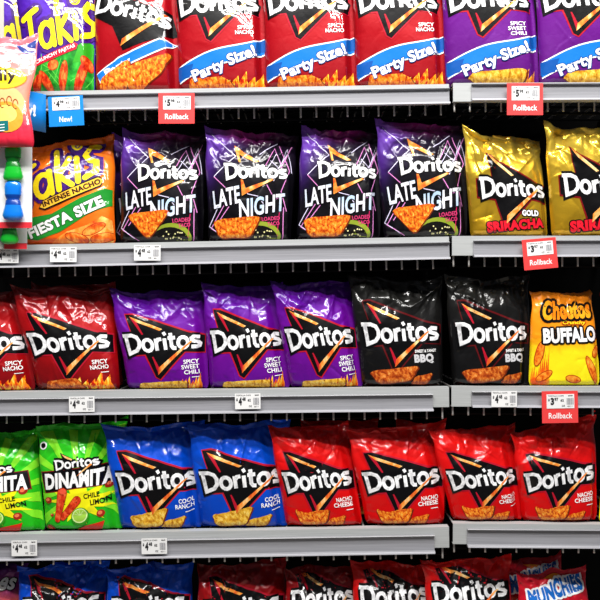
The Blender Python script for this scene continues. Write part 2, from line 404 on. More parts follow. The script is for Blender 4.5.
def art_dinamita():
    A = Art(86, 106)
    lg = ink('ray_green', '84e62c'); yb = ink('burst_yellow', 'f4ee14')
    for a in (-20, 5, 28, 50, 72, 95, 118, 142, 165, 190, 215, 320, 345):
        c1, s1 = math.cos(math.radians(a)), math.sin(math.radians(a)); c2, s2 = math.cos(math.radians(a + 9)), math.sin(math.radians(a + 9))
        A.poly([(0, 45), (95 * c1, 45 + 95 * s1), (95 * c2, 45 + 95 * s2)], lg, 1)
    pts = []
    for k in range(22):
        a = math.radians(k * 360 / 22); r = (34 if k % 2 else 19) * (1 if k % 4 else .8); pts.append((0 + r * 1.1 * math.cos(a), 30 + r * .66 * math.sin(a)))
    A.poly(pts, yb, 2)
    A.poly([(-20, 78), (0, 68), (-8, 62), (-14, 64)], K_, 3); A.poly([(-18.5, 76.5), (-1, 68), (-4, 67), (-15, 73)], ORG, 4)
    wordmark(A, -24, 62, 18, 8.5, rot=3, z=6, th=.26, outline=.5, fill=W_)
    A.poly([(-41, 60), (33, 65), (36, 45), (-6, 42), (-38, 38)], ink('plate_red', '7c0f12'), 3)
    A.poly([(-40, 59), (32, 64), (35, 46), (-6, 43), (-37, 39)], K_, 4)
    A.text('DINAMITA', (-37, 43.5, 32, 59.5), W_, 6, off=.05, shear=.08, rot=3)
    A.poly([(-4, 54), (0, 58), (10, 66), (12, 65)], ORG, 8)
    A.text('CHILE', (3, 33, 20, 38), K_, 4, off=.03, rot=8); A.text('LIMON', (10, 27, 30, 32.5), K_, 4, off=.03, rot=8)
    rr = inkramp('dinamita_roll', [(.35, 'b3200c'), (.5, 'e8421a'), (.62, 'f8713c')], 16, 5); ed = ink('roll_edge', 'a52a08')
    for i_, p in enumerate(([(-4, 31), (-20, 14)], [(-19, 39), (-26, 12)])):
        A.stroke(p, 9 + i_, ed, 5 + 2 * i_, rnd=True, w2=6.5); A.stroke(p, 7.8 + i_, rr, 6 + 2 * i_, rnd=True, w2=5.6)
    A.disc((-18.5, 40), 3.6, ink('roll_top', 'f05a3c'), 9, 2.8)
    A.disc((-1, 15), 10, ink('lime_rind', '2e8f14'), 7, 8.6, rot=20); A.disc((-1.5, 15.8), 8.6, ink('lime_pith', 'd8f2a0'), 8, 7, rot=20); A.disc((-1.5, 16), 7.4, ink('lime_flesh', 'a0cf4a'), 9, 5.8, rot=20)
    for k in range(5):
        a = math.radians(20 + k * 36); A.stroke([(-1.5, 16), (-1.5 + 7 * math.cos(a), 16 + 5.6 * math.sin(a))], .5, ink('lime_pith', 'd8f2a0'), 10)
    for x, y, r in ((-35, 31, 4), (21, 18, 4.5), (28, 44, 4.5), (-32, 16, 2), (-36, 2, 5)): A.disc((x, y), r, ink('chili_slice', 'a32414'), 4, r * .8, rot=20); A.disc((x - .6, y + .6), r * .55, ink('chili_flesh', 'ee7a50'), 5, r * .4, rot=20)
    A.poly([(-6, 2), (4, 6), (18, 9), (25, 11), (22, 3), (10, 0), (-4, 0)], ink('chili', 'd42a14'), 6)
    A.disc((-38, 86), 4, W_, 2); A.disc((-38, 86), 2.6, K_, 3)
    return A
def art_cheetos():
    A = Art(70, 95)
    flames(A, -34, -18, 0, 50, 2, inkramp('cheeto_flame', [(.4, 'ee5a10'), (.6, 'ffb01e')], 6, 2), 1)
    og = inkramp('cheetos_letter', [(.4, 'ffb21e'), (.6, 'ff8a10')], 4, 1)
    A.text('Cheetos', (-25, 66, 30, 86), og, 6, off=.05, shear=.15, rot=3, grow=(K_, 2.6))
    A.text('Crunchy', (-4, 60, 22, 65), YEL, 5, off=.03, shear=.2, grow=(ink('rust', 'b3300a'), .9))
    A.text('BUFFALO', (-24, 43, 32, 58), W_, 6, off=.05, rot=2, grow=(K_, 1.8))
    for x, y, l, a in ((-27, 32, 13, 78), (25, 16, 15, 110), (-22, 10, 9, 35), (31, 34, 7, 60), (6, 7, 8, -12)):
        A.disc((x, y), l, ink('cheeto_edge', 'b33a04'), 3, 4, rot=a); A.disc((x, y), l - .8, inkramp('cheeto', [(.35, 'cf4a08'), (.5, 'f5801a'), (.64, 'ffae3c')], 18, 6), 4, 3.2, rot=a)
    return A
def art_munchies(dy=0):
    A = Art(80, 105); A.dy = dy
    A.poly([(-40, 88), (0, 70), (40, 88), (40, 100), (-40, 100)], ink('munch_orange', 'f08a1c'), 1)
    A.text('MUNCHIES', (-31, 52, 34, 70), ink('munch_blue', '1468c4'), 6, off=.06, rot=8, grow=(W_, 2.2), bend=1.5)
    A.poly([(-30, 30), (30, 36), (30, 48), (-30, 42)], ink('munch_band', 'f6563c'), 3)
    A.text('SNACK MIX', (-24, 34, 24, 42), W_, 5, off=.04, rot=5)
    return A
def art_orange_purple(dy=0):
    A = Art(80, 105); A.dy = dy
    A.text('es', (14, 68, 32, 78), W_, 4, off=.03, shear=.3, grow=(K_, 1.0))
    A.poly(arc(-4, 42, 26, 18, 0, 360, 20), YEL, 2)
    return A
def art_pink():
    A = Art(62, 118)
    st = ink('pale_pink', 'f6c9cc')
    for k in range(5): A.poly([(-32, 92 + k * 7), (32, 96 + k * 7), (32, 99 + k * 7), (-32, 95 + k * 7)], st, 1)
    A.poly([(10, 112), (20, 100), (31, 96), (31, 112)], ink('navy', '2a3f8c'), 2); A.poly([(14, 113), (24, 102), (31, 99), (31, 101), (22, 107), (18, 113)], st, 3)
    # a plain white cloud of steam over the yellow panel
    for x, y, r in ((2, 92, 6), (9, 96, 6), (14, 91, 5), (4, 84, 5)): A.disc((x, y), r, W_, 3, r * .7)
    A.poly(arc(2, 70, 24, 12, 0, 360, 24), ink('gold_line', 'c8901a'), 3); A.poly(arc(2, 70, 22.5, 10.6, 0, 360, 24), YEL, 4)
    A.text('Jelly', (-18, 63, 16, 79), ink('dark_brown', '2c1608'), 6, off=.03, rot=4)
    A.disc((4, 42), 24, ink('cream_orange', 'f8b678'), 2, 20); A.disc((6, 30), 18, ink('amber', 'f09a30'), 3, 16); A.disc((6, 33), 12, ink('amber_light', 'fbd06a'), 4, 9)
    for x, y in ((2, 44), (10, 46), (17, 43)): A.stroke(arc(x, y, 3, 5, 0, 300, 8), 1, ink('line_brown', '8a4418'), 5)
    A.poly([(-31, 10), (8, 16), (8, 26), (-31, 24)], ink('teal', '0c6a6a'), 6)
    for k in range(3): A.stroke([(-20, 14 + k * 3), (4, 16 + k * 3)], .8, W_, 7)
    return A

# ---------------------------------------------------------------- bag geometry
def smooth(a, b, x):
    t = np.clip((x - a) / (b - a), 0, 1); return t * t * (3 - 2 * t)
def vnoise(x, y, rs, n=24):
    """smooth value noise"""
    g = rs.rand(n, n); xi = np.floor(x).astype(int); yi = np.floor(y).astype(int)
    fx, fy = x - xi, y - yi; fx = fx * fx * (3 - 2 * fx); fy = fy * fy * (3 - 2 * fy)
    G = lambda i, j: g[j % n, i % n]
    return (G(xi, yi) * (1 - fx) + G(xi + 1, yi) * fx) * (1 - fy) + (G(xi, yi + 1) * (1 - fx) + G(xi + 1, yi + 1) * fx) * fy - .5
def facets(xx, yy, wid, hei, rs, n, bias):
    """crumpled film: random heights joined by flat triangles, sharp folds between"""
    from mathutils.geometry import delaunay_2d_cdt
    px = rs.rand(n) * 1.1 - .05; py = 1 - rs.rand(n) ** bias
    px = np.concatenate([px, [-.3, 1.3, -.3, 1.3]]) * wid; py = np.concatenate([py, [-.3, -.3, 1.3, 1.3]]) * hei
    z = rs.rand(n + 4) - .5
    vs, _e, fs, *_r = delaunay_2d_cdt([Vector((a, b)) for a, b in zip(px, py)], [], [], 0, 1e-6)
    out = np.zeros_like(xx); P = np.array([tuple(v) for v in vs]); 
    zi = np.array([z[np.argmin((px - p[0]) ** 2 + (py - p[1]) ** 2)] for p in P])
    for f in fs:
        a, b, c = P[f[0]], P[f[1]], P[f[2]]
        lo = P[list(f)].min(0); hi = P[list(f)].max(0)
        m = (xx >= lo[0]) & (xx <= hi[0]) & (yy >= lo[1]) & (yy <= hi[1])
        if not m.any(): continue
        det = (b[0] - a[0]) * (c[1] - a[1]) - (c[0] - a[0]) * (b[1] - a[1])
        if abs(det) < 1e-12: continue
        qx, qy = xx[m] - a[0], yy[m] - a[1]
        s_ = (qx * (c[1] - a[1]) - qy * (c[0] - a[0])) / det; t_ = ((b[0] - a[0]) * qy - (b[1] - a[1]) * qx) / det
        ins = (s_ >= -1e-6) & (t_ >= -1e-6) & (s_ + t_ <= 1 + 1e-6)
        val = zi[f[0]] * (1 - s_ - t_) + zi[f[1]] * s_ + zi[f[2]] * t_
        cur = out[m]; cur[ins] = val[ins]; out[m] = cur
    return out
NU, NV = 97, 121
VS = .95
class Tree:  # registry of made things
    n = 0
def add_mesh(name, v, f, mats, mi=None, uv=None, nrm=None, parent=None, smooth_=True):
    me = bpy.data.meshes.new(name)
    v = np.asarray(v, np.float32)
    me.from_pydata(v.tolist(), [], f)
    for m in mats: me.materials.append(m)
    if mi is not None: me.polygons.foreach_set('material_index', np.asarray(mi, np.int32))
    if uv is not None:
        ul = me.uv_layers.new(name='print'); li = np.empty(len(me.loops), np.int32); me.loops.foreach_get('vertex_index', li)
        ul.data.foreach_set('uv', np.asarray(uv, np.float32)[li].ravel())
    me.polygons.foreach_set('use_smooth', np.full(len(me.polygons), smooth_))
    if nrm is not None: me.normals_split_custom_set_from_vertices(np.asarray(nrm, np.float32).tolist())
    me.update()
    o = bpy.data.objects.new(name, me); COL.objects.link(o)
    if parent is not None: o.parent = parent
    return o
def thing(name, label, cat, loc=(0, 0, 0), group=None, rot=(0, 0, 0)):
    o = bpy.data.objects.new(name, None); COL.objects.link(o); o.location = loc; o.rotation_euler = rot
    o['label'] = label; o['category'] = cat; o.empty_display_size = .03
    if group: o['group'] = group
    return o

def make_bag(quad, art, mat, label, seed, back=0.0, T=.036, group=None, crease=1.0, lean=.03, sealmat=None, name='chip_bag', curl=None, base=None, yaw=.05, pinch=0.0, nleft=None, nright=None):
    """quad: TL, TR, BL, BR corners in photo pixels; back: metres behind the shelf front"""
    rs = np.random.RandomState(seed); rr = random.Random(seed)
    y0 = .012 + T + back
    W = [(PX(p[0], y0), PZ(p[1], y0)) for p in quad]
    TL, TR, BL, BR = [np.array(w) for w in W]
    if base is not None: BL = np.array([BL[0], base]); BR = np.array([BR[0], base])
    wid = np.linalg.norm(TR - TL) * .5 + np.linalg.norm(BR - BL) * .5; hei = np.linalg.norm((TL + TR - BL - BR) / 2)
    u = np.linspace(0, 1, NU)[None, :].repeat(NV, 0)
    # denser rows at the bottom edge
    vv = np.concatenate([VS * (np.linspace(0, 1, NV - 9) ** 1.12), np.linspace(VS, 1, 10)[1:]])
    v = vv[:, None].repeat(NU, 1)
    vb = v / VS
    X = 2 * u - 1
    prof = np.where(v < .07, np.sqrt(np.clip(1 - (1 - v / .07) ** 2, 0, 1)), 1.0)
    topf = np.clip((vb - .52) / .48, 0, 1); prof = prof * (1 - topf ** 2.0) ** .85
    prof = prof * (.90 + .10 * np.sin(np.pi * np.clip(vb, 0, 1)))
    prof = np.clip(prof, 0, None)
    ex = 2.4 + 1.2 * (1 - v)
    side = np.clip(1 - np.abs(X) ** ex, 0, 1) ** .55
    body = prof * side
    # creases
    h = np.zeros_like(u)
    asp = hei / max(wid, 1e-6)
    xx, yy = u * wid, v * hei
    def crease_line(x0, y0_, x1, y1, amp, w):
        dx, dy = x1 - x0, y1 - y0_; L2 = dx * dx + dy * dy + 1e-9
        t = ((xx - x0) * dx + (yy - y0_) * dy) / L2; tc = np.clip(t, 0, 1)
        sd = ((xx - x0) * dy - (yy - y0_) * dx) / math.sqrt(L2)
        d = np.hypot(xx - x0 - tc * dx, yy - y0_ - tc * dy)
        fade = np.clip(1 - tc, 0, 1) ** .7
        # a fold: sharp ridge, one flank longer than the other
        k = np.where(sd > 0, 1.0, 1.7)
        return amp * fade * np.exp(-(d * k / w) ** 1.15)
    K = crease * 1.2
    for _ in range(int(15)):                      # from the top seal downwards
        x0 = rr.uniform(.02, .98) * wid; a = rr.uniform(-.9, .9); L = rr.uniform(.12, .42) * hei
        h += crease_line(x0, VS * hei, x0 + math.sin(a) * L, VS * hei - math.cos(a) * L, rr.choice((-1, 1, 1)) * rr.uniform(.0025, .0065) * K, rr.uniform(.004, .011))
    for sx in (0, 1):                              # diagonal pulls from the top corners
        for _ in range(4):
            a = rr.uniform(.25, 1.25); L = rr.uniform(.2, .5) * hei
            h += crease_line(sx * wid, VS * hei * rr.uniform(.9, 1), sx * wid + (1 - 2 * sx) * math.sin(a) * L, VS * hei - math.cos(a) * L, rr.choice((-1, 1)) * rr.uniform(.003, .007) * K, rr.uniform(.007, .016))
        for _ in range(6):                         # short folds along the sides
            yb = rr.uniform(.08, .85) * hei; a = rr.uniform(-.7, .7); L = rr.uniform(.06, .22) * wid
            h += crease_line(sx * wid, yb, sx * wid + (1 - 2 * sx) * math.cos(a) * L, yb + math.sin(a) * L, rr.choice((-1, 1)) * rr.uniform(.002, .0055) * K, rr.uniform(.004, .010))
    for _ in range(6):                             # bottom folds
        x0 = rr.uniform(.05, .95) * wid; a = rr.uniform(-.8, .8); L = rr.uniform(.06, .2) * hei
        h += crease_line(x0, 0, x0 + math.sin(a) * L, math.cos(a) * L, rr.choice((-1, 1)) * rr.uniform(.0015, .004) * K, rr.uniform(.005, .010))
    for _ in range(6):                             # long soft dents across the face
        x0, yb = rr.uniform(.1, .9) * wid, rr.uniform(.15, .8) * hei; a = rr.uniform(0, 6.28); L = rr.uniform(.15, .4) * wid
        h += crease_line(x0, yb, x0 + math.cos(a) * L, yb + math.sin(a) * L, rr.choice((-1, -1, 1)) * rr.uniform(.001, .0028) * K, rr.uniform(.006, .016))
    ntop = smooth(.5, .85, v)
    h += vnoise(xx * 28, yy * 22 + 3, rs) * .004 * (.3 + 1.0 * ntop) * K
    h += vnoise(xx * 14 + 9, yy * 12, rs) * .0065 * (1 - .4 * ntop) * min(K, 1)
    h += facets(xx, yy, wid, hei, rs, 40, 1.5) * .0085 * (.22 + 1.0 * ntop + .35 * np.abs(X) ** 4) * K
    h += facets(xx, yy, wid, hei, rs, 150, 1.4) * .0030 * (.15 + 1.0 * ntop + .4 * np.abs(X) ** 4) * K
    edge = np.clip(1 - np.abs(X) ** 6, 0, 1) * np.clip(v / .05, 0, 1)
    sealw = 1 - smooth(VS - .05, VS + .005, v)
    fold = (vnoise(u * 5.5 + 2, v * .6, rs) * .022 + vnoise(u * 13 + 2, v * .8, rs) * .008) * K
    depth = T * body + h * edge * (.2 + .8 * sealw) * (.3 + .7 * np.clip(body * 1.6, 0, 1))
    curl = rr.uniform(-.3, .5) if curl is None else curl
    sv = np.clip((v - VS) / (1 - VS), 0, 1)
    yc = -fold * smooth(.72, 1, v) + lean * v ** 1.5 + sv * curl * .03 + yaw * (u - .5) * smooth(.1, .9, v) - facets(xx, yy, wid, hei, rs, 120, 1.6) * .016 * smooth(.78, .97, v) * K
    y = y0 + yc - depth
    yb_ = y0 + yc + T * body * .9 + .0006
    # outline: pinched under the seal, rounded at the foot
    wsc = 1 - .045 * np.exp(-((v - .84) / .10) ** 2) - .05 * (1 - np.clip(v / .06, 0, 1)) ** 2 - .02 * np.exp(-((v - .35) / .3) ** 2) - pinch * np.exp(-((v - .42) / .24) ** 2)
    edgewob = vnoise(v * 9, X * .5 + 3, rs) * .016
    us = .5 + (u - .5) * (wsc + edgewob)
    zt = (vnoise(u * 4 + 1, v * 0 + 7, rs) * .05 + np.abs(vnoise(u * 9, v * 0 + 2, rs)) * -.03 + .03 * np.abs(X) ** 7 - .012) * smooth(.6, 1, v)  # wavy top edge
    vz = v + zt - sv * (1 - math.cos(curl)) * .06
    bot = BL[None, None] * (1 - us[..., None]) + BR[None, None] * us[..., None]
    top = TL[None, None] * (1 - us[..., None]) + TR[None, None] * us[..., None]
    XZ = bot * (1 - vz[..., None]) + top * vz[..., None]
    G = np.stack([XZ[..., 0], y, XZ[..., 1]], -1)
    B = np.stack([XZ[..., 0], yb_, XZ[..., 1]], -1)
    # where two bags overlap sideways they press together: the right one lies in front
    sep = y0 + lean * v ** 1.5
    zz = XZ[..., 1]; xx_ = XZ[..., 0]
    if nright is not None:
        (ax, az), (bx, bz) = nright
        lx = ax + (bx - ax) * (zz - az) / (bz - az) - .008
        w = smooth(-.022, 0, xx_ - lx); tgt = np.maximum(y, sep + .003); G[..., 1] = y * (1 - w) + tgt * w; B[..., 1] = np.maximum(B[..., 1], G[..., 1] + .0006)
    if nleft is not None:
        (ax, az), (bx, bz) = nleft
        lx = ax + (bx - ax) * (zz - az) / (bz - az) + .008
        w = smooth(-.022, 0, lx - xx_); yb2 = B[..., 1]; tgt = np.minimum(yb2, sep - .003); B[..., 1] = yb2 * (1 - w) + tgt * w; G[..., 1] = np.minimum(G[..., 1], B[..., 1] - .0006)
    org = np.array([(BL[0] + BR[0]) / 2, y0, min(BL[1], BR[1])])
    G = G - org; B = B - org
    du = np.gradient(G, axis=1); dv = np.gradient(G, axis=0)
    N = np.cross(du, dv); N /= np.linalg.norm(N, axis=-1, keepdims=True) + 1e-12
    js = NV - 10   # index of last pouch row (v = VS)
    root = thing(name, label, 'chip bag', tuple(org), group)
    # front grid faces
    def grid_faces(j0, j1, off, flip=False):
        f = []
        for j in range(j0, j1):
            for i in range(NU - 1):
                a, b = off + (j - j0) * NU + i, off + (j - j0) * NU + i + 1
                c, d = b + NU, a + NU
                f.append((a, d, c, b) if flip else (a, b, c, d))
        return f
    Vf = G[:js + 1].reshape(-1, 3); nf = Vf.shape[0]
    Vb = B[:js + 1].reshape(-1, 3)
    uvg = np.stack([u, v], -1)[:js + 1].reshape(-1, 2)
    faces = grid_faces(0, js, 0) + grid_faces(0, js, nf, True)
    # close sides and foot
    for j in range(js):
        a = j * NU; faces.append((a, a + NU, nf + a + NU, nf + a)); a += NU - 1; faces.append((a + NU, a, nf + a, nf + a + NU))
    for i in range(NU - 1): faces.append((i + 1, i, nf + i, nf + i + 1))
    Nf = N[:js + 1].reshape(-1, 3); Nb = Nf * np.array([1, -1, 1])
    mi = [0] * len(faces); V = [Vf, Vb]; UV = [uvg, uvg]; NN = [Nf, Nb]; mats = [mat]
    if art is not None:
        av, af, am = art.data
        base_i = 2 * nf
        au = av[:, 0] / art.w + .5; avv = np.clip(av[:, 1] / art.h, 0, VS)
        # row index in the non-uniform v
        fj = np.interp(avv, vv, np.arange(NV)); fi = np.clip(au, 0, 1) * (NU - 1)
        j0 = np.clip(np.floor(fj).astype(int), 0, NV - 2); i0 = np.clip(np.floor(fi).astype(int), 0, NU - 2)
        tj, ti = (fj - j0)[:, None], (fi - i0)[:, None]
        def samp(F): return (F[j0, i0] * (1 - ti) + F[j0, i0 + 1] * ti) * (1 - tj) + (F[j0 + 1, i0] * (1 - ti) + F[j0 + 1, i0 + 1] * ti) * tj
        n_ = samp(N); n_ /= np.linalg.norm(n_, axis=1, keepdims=True) + 1e-12
        p = samp(G) + n_ * (.0005 + .00030 * av[:, 2:3])
        V.append(p); NN.append(n_); UV.append(np.stack([au, avv], 1))
        mats += am
        for t, m_ in af:
            faces.append(tuple(base_i + i for i in t)); mi.append(m_ + 1)
    add_mesh('pouch', np.concatenate(V), faces, mats, mi, np.concatenate(UV), np.concatenate(NN), root)
    # crimped top seal
    Gs = G[js:].copy(); Bs = B[js:].copy(); r_ = np.arange(Gs.shape[0])[:, None]
    crimp = .0006 * np.where(r_ % 2 == 0, 1, -1); Gs[..., 1] += crimp - .0004; Bs[..., 1] = Gs[..., 1] + .0012
    zig = np.where(np.arange(NU) % 2 == 0, .0009, -.0009); Gs[-1, :, 2] += zig; Bs[-1, :, 2] += zig
    ns = Gs.shape[0] * NU; rows = Gs.shape[0] - 1
    fs = grid_faces(0, rows, 0) + grid_faces(0, rows, ns, True)
    for i in range(NU - 1): a = rows * NU + i; fs.append((a, a + 1, ns + a + 1, ns + a))
    for j in range(rows):
        a = j * NU; fs.append((a, a + NU, ns + a + NU, ns + a)); a += NU - 1; fs.append((a + NU, a, ns + a, ns + a + NU))
    uvs = np.stack([u, v], -1)[js:].reshape(-1, 2)
    add_mesh('top_seal', np.concatenate([Gs.reshape(-1, 3), Bs.reshape(-1, 3)]), fs, [sealmat or mat], None, np.concatenate([uvs, uvs]), None, root)
    return root

# ---------------------------------------------------------------- shelf furniture
def boxes(name, bl, mat, parent=None, bevel=0.0, smooth_=False):
    """several axis-aligned boxes (x0,x1,y0,y1,z0,z1) in one mesh"""
    bm = bmesh.new()
    for x0, x1, y0, y1, z0, z1 in bl:
        r = bmesh.ops.create_cube(bm, size=1)
        for q in r['verts']: q.co = Vector(((x0 + x1) / 2 + q.co.x * (x1 - x0), (y0 + y1) / 2 + q.co.y * (y1 - y0), (z0 + z1) / 2 + q.co.z * (z1 - z0)))
    if bevel: bmesh.ops.bevel(bm, geom=bm.edges[:], offset=bevel, segments=2, affect='EDGES', profile=.5)
    me = bpy.data.meshes.new(name); bm.to_mesh(me); bm.free(); me.materials.append(mat)
    o = bpy.data.objects.new(name, me); COL.objects.link(o)
    if parent is not None: o.parent = parent
    return o
def prism(name, prof, x0, x1, mat, parent):
    """a (y,z) profile extruded along x"""
    n = len(prof); v = [(x0, y, z) for y, z in prof] + [(x1, y, z) for y, z in prof]
    f = [(i, n + i, n + (i + 1) % n, (i + 1) % n) for i in range(n)] + [tuple(range(n)), tuple(range(2 * n - 1, n - 1, -1))]
    bm = bmesh.new(); bv = [bm.verts.new(q) for q in v]
    for t in f: bm.faces.new([bv[i] for i in t])
    bmesh.ops.recalc_face_normals(bm, faces=bm.faces[:])
    me = bpy.data.meshes.new(name); bm.to_mesh(me); bm.free(); me.materials.append(mat)
    o = bpy.data.objects.new(name, me); COL.objects.link(o); o.parent = parent; return o
def tube(bm, pts, r, n=8):
    ring = []
    for i, p in enumerate(pts):
        p = Vector(p); a = Vector(pts[max(0, i - 1)]); b = Vector(pts[min(len(pts) - 1, i + 1)])
        d = (b - a).normalized(); up = Vector((1, 0, 0)) if abs(d.x) < .9 else Vector((0, 0, 1))
        s = d.cross(up).normalized(); t = s.cross(d)
        ring.append([bm.verts.new(p + (s * math.cos(k * 6.28318 / n) + t * math.sin(k * 6.28318 / n)) * r) for k in range(n)])
    for i in range(len(ring) - 1):
        for k in range(n): bm.faces.new((ring[i][k], ring[i][(k + 1) % n], ring[i + 1][(k + 1) % n], ring[i + 1][k]))
    bm.faces.new(ring[0]); bm.faces.new(ring[-1][::-1])
def tubes(name, paths, r, mat, parent):
    bm = bmesh.new()
    for p in paths: tube(bm, p, r)
    bmesh.ops.recalc_face_normals(bm, faces=bm.faces[:])
    me = bpy.data.meshes.new(name); bm.to_mesh(me); bm.free(); me.materials.append(mat)
    for p in me.polygons: p.use_smooth = True
    o = bpy.data.objects.new(name, me); COL.objects.link(o); o.parent = parent; return o

def metal(name, c, rough, metallic):
    m, nt, b = new_mat(name)
    tc = nt.nodes.new('ShaderNodeTexCoord').outputs['Object']
    mp = nt.nodes.new('ShaderNodeMapping'); mp.inputs['Scale'].default_value = (2, 40, 160); nt.links.new(tc, mp.inputs[0])
    r = ramp(nt, [(.3, tuple(x * .93 for x in c)), (.7, tuple(min(1, x * 1.05) for x in c))], noise(nt, 3, 4, mp.outputs[0]))
    nt.links.new(r, b.inputs['Base Color']); b.inputs['Roughness'].default_value = rough; b.inputs['Metallic'].default_value = metallic
    return m
PLATE = metal('painted_grey_steel', (.69, .70, .70), .45, 0)
CHAN = metal('grey_plastic_channel', (.58, .58, .60), .3, 0)
LIP = metal('clear_lip', (.80, .80, .83), .2, 0)
WIRE = plain('zinc_wire', 'c4c0bc', .35, .5)
DARK = plain('black_steel', '0b0b0c', .5, .2)
BLK = plain('black_back', '030303', .85)
for m_ in (BLK, DARK): m_.node_tree.nodes['Principled BSDF'].inputs['Specular IOR Level'].default_value = .08

SHELVES = [ # name, side, x0, y0, x1, y1 of the lip (photo px), channel start/end, channel top offset / bottom offset, plate depth
 ('L', -60, 93.0, 449, 84.0, -60, 449, 4.5, 20.5, 18.5, 'upper left wire shelf with blue and red signs on its rail', -2),
 ('R', 453, 83.0, 660, 82.0, 471, 660, 1.5, 18.5, 18.5, 'upper right wire shelf, carrying the purple party-size bags above the gold bags', 0),
 ('L', -60, 246.5, 449, 236.5, -60, 449, 5.5, 22.5, 20, 'wire shelf carrying the black and purple bags and the orange bag', 6),
 ('R', 452, 236.0, 660, 235.5, 473, 660, 4.5, 21, 19.5, 'wire shelf carrying the two gold bags', 0),
 ('L', -60, 392.5, 449, 387.0, -60, 432.5, 6.5, 23, 20, 'wire shelf carrying the dark red, purple and black bags', 0),
 ('R', 451.5, 386.5, 660, 387.0, 471.5, 660, 4.5, 20, 20, 'wire shelf carrying the orange and yellow bag of cheese snacks', 0),
 ('L', -60, 535.5, 449, 527.0, -60, 434, 7, 24.5, 20.5, 'wire shelf carrying the green, blue and bright red bags', 0),
 ('R', 453, 523.5, 660, 525.0, 467, 660, 4.5, 22, 20.5, 'short right-hand wire shelf carrying two bright red bags', 0),
 ('L', -60, 680, 449, 674, -60, 434, 7, 24.5, 20.5, 'lowest left wire shelf, below the dark blue and dark red bags', 0),
 ('R', 453, 672, 660, 672, 467, 660, 4.5, 22, 20.5, 'lowest right wire shelf, below the bag with big blue letters', 0),
]
def lip_y(row, px):
    s = SHELVES[2 * row + (0 if px < 450 else 1)]
    return s[2] + (s[4] - s[2]) * (px - s[1]) / (s[3] - s[1])
for side, x0, y0, x1, y1, c0, c1, ct, cb, pd, lab, ph in SHELVES:
    ang = math.atan2(-(y1 - y0), (x1 - x0))
    root = thing('wire_shelf', lab, 'shelf', (PX(x0), 0, PZ(y0)), 'store shelves', (0, -ang, 0))
    L = (x1 - x0) * S
    pz = -pd * S
    # folded steel front: top flange, face, bottom return
    t = .0015
    prism('front_rail', [(.0, 0), (.03, 0), (.03, -t), (t, -t), (t, pz + t), (.018, pz + t), (.018, pz), (0, pz)], 0, L, PLATE, root)
    a, b = (c0 - x0) * S, (c1 - x0) * S
    zt, zb = -ct * S, -cb * S
    prism('price_channel', [(-.001, zt), (-.011, zt), (-.012, zt - .0015), (-.011, zt - .003), (-.004, zt - .004), (-.0035, (zt + zb) / 2), (-.005, zb + .006), (-.016, zb + .004), (-.017, zb), (-.001, zb)], a, b, CHAN, root)
    prism('channel_lip', [(-.0165, zb + .0045), (-.0185, zb + .004), (-.0185, zb - .0005), (-.001, zb - .0008), (-.001, zb), (-.0165, zb)], a, b, LIP, root)
    # wires: front-to-back rods that drop and hook behind the rail
    paths = []; zl = -(cb + 9.5) * S
    if y0 > 500: zl = -(cb + 8) * S
    k = .006 + (ph % 16) * S
    while k < L - .003:
        paths.append([(k, .47, -.006), (k, .025, -.006), (k, .016, -.014), (k, .014, zl + .006), (k, .0135, zl)]); k += 15.65 * S
    tubes('wire_deck', paths, .0027, WIRE, root)
    tubes('cross_rod', [[(0, .05, zl + .002), (L, .05, zl + .002)], [(.002, .26, -.011), (L, .26, -.011)], [(.002, .45, -.011), (L, .45, -.011)]], .004, DARK, root)
    for e in ((.003, .0055), (L - .0055, L - .003)):
        boxes('side_bracket', [(e[0], e[1], .03, .492, -.07, -.012)], DARK, root)

# back panel and uprights
w = boxes('wall_back', [(-1.3, 1.3, .5, .52, -1.9, 1.3)], BLK); w['kind'] = 'structure'
fl = boxes('floor', [(-3, 3, -4.5, .6, -1.95, -1.9)], plain('vinyl_floor', 'b9b2a6', .35)); fl['kind'] = 'structure'
up = thing('shelf_upright', 'black slotted steel upright in the gap between the two shelf sections', 'upright', (PX(451), .46, -1.9))
boxes('post', [(-.012, .012, 0, .035, 0, 3.1)], DARK, up)
boxes('slot', [(-.003, .003, -.001, .001, z, z + .018) for z in np.arange(.8, 3.0, .032)], plain('slot_black', '020202', .9), up)

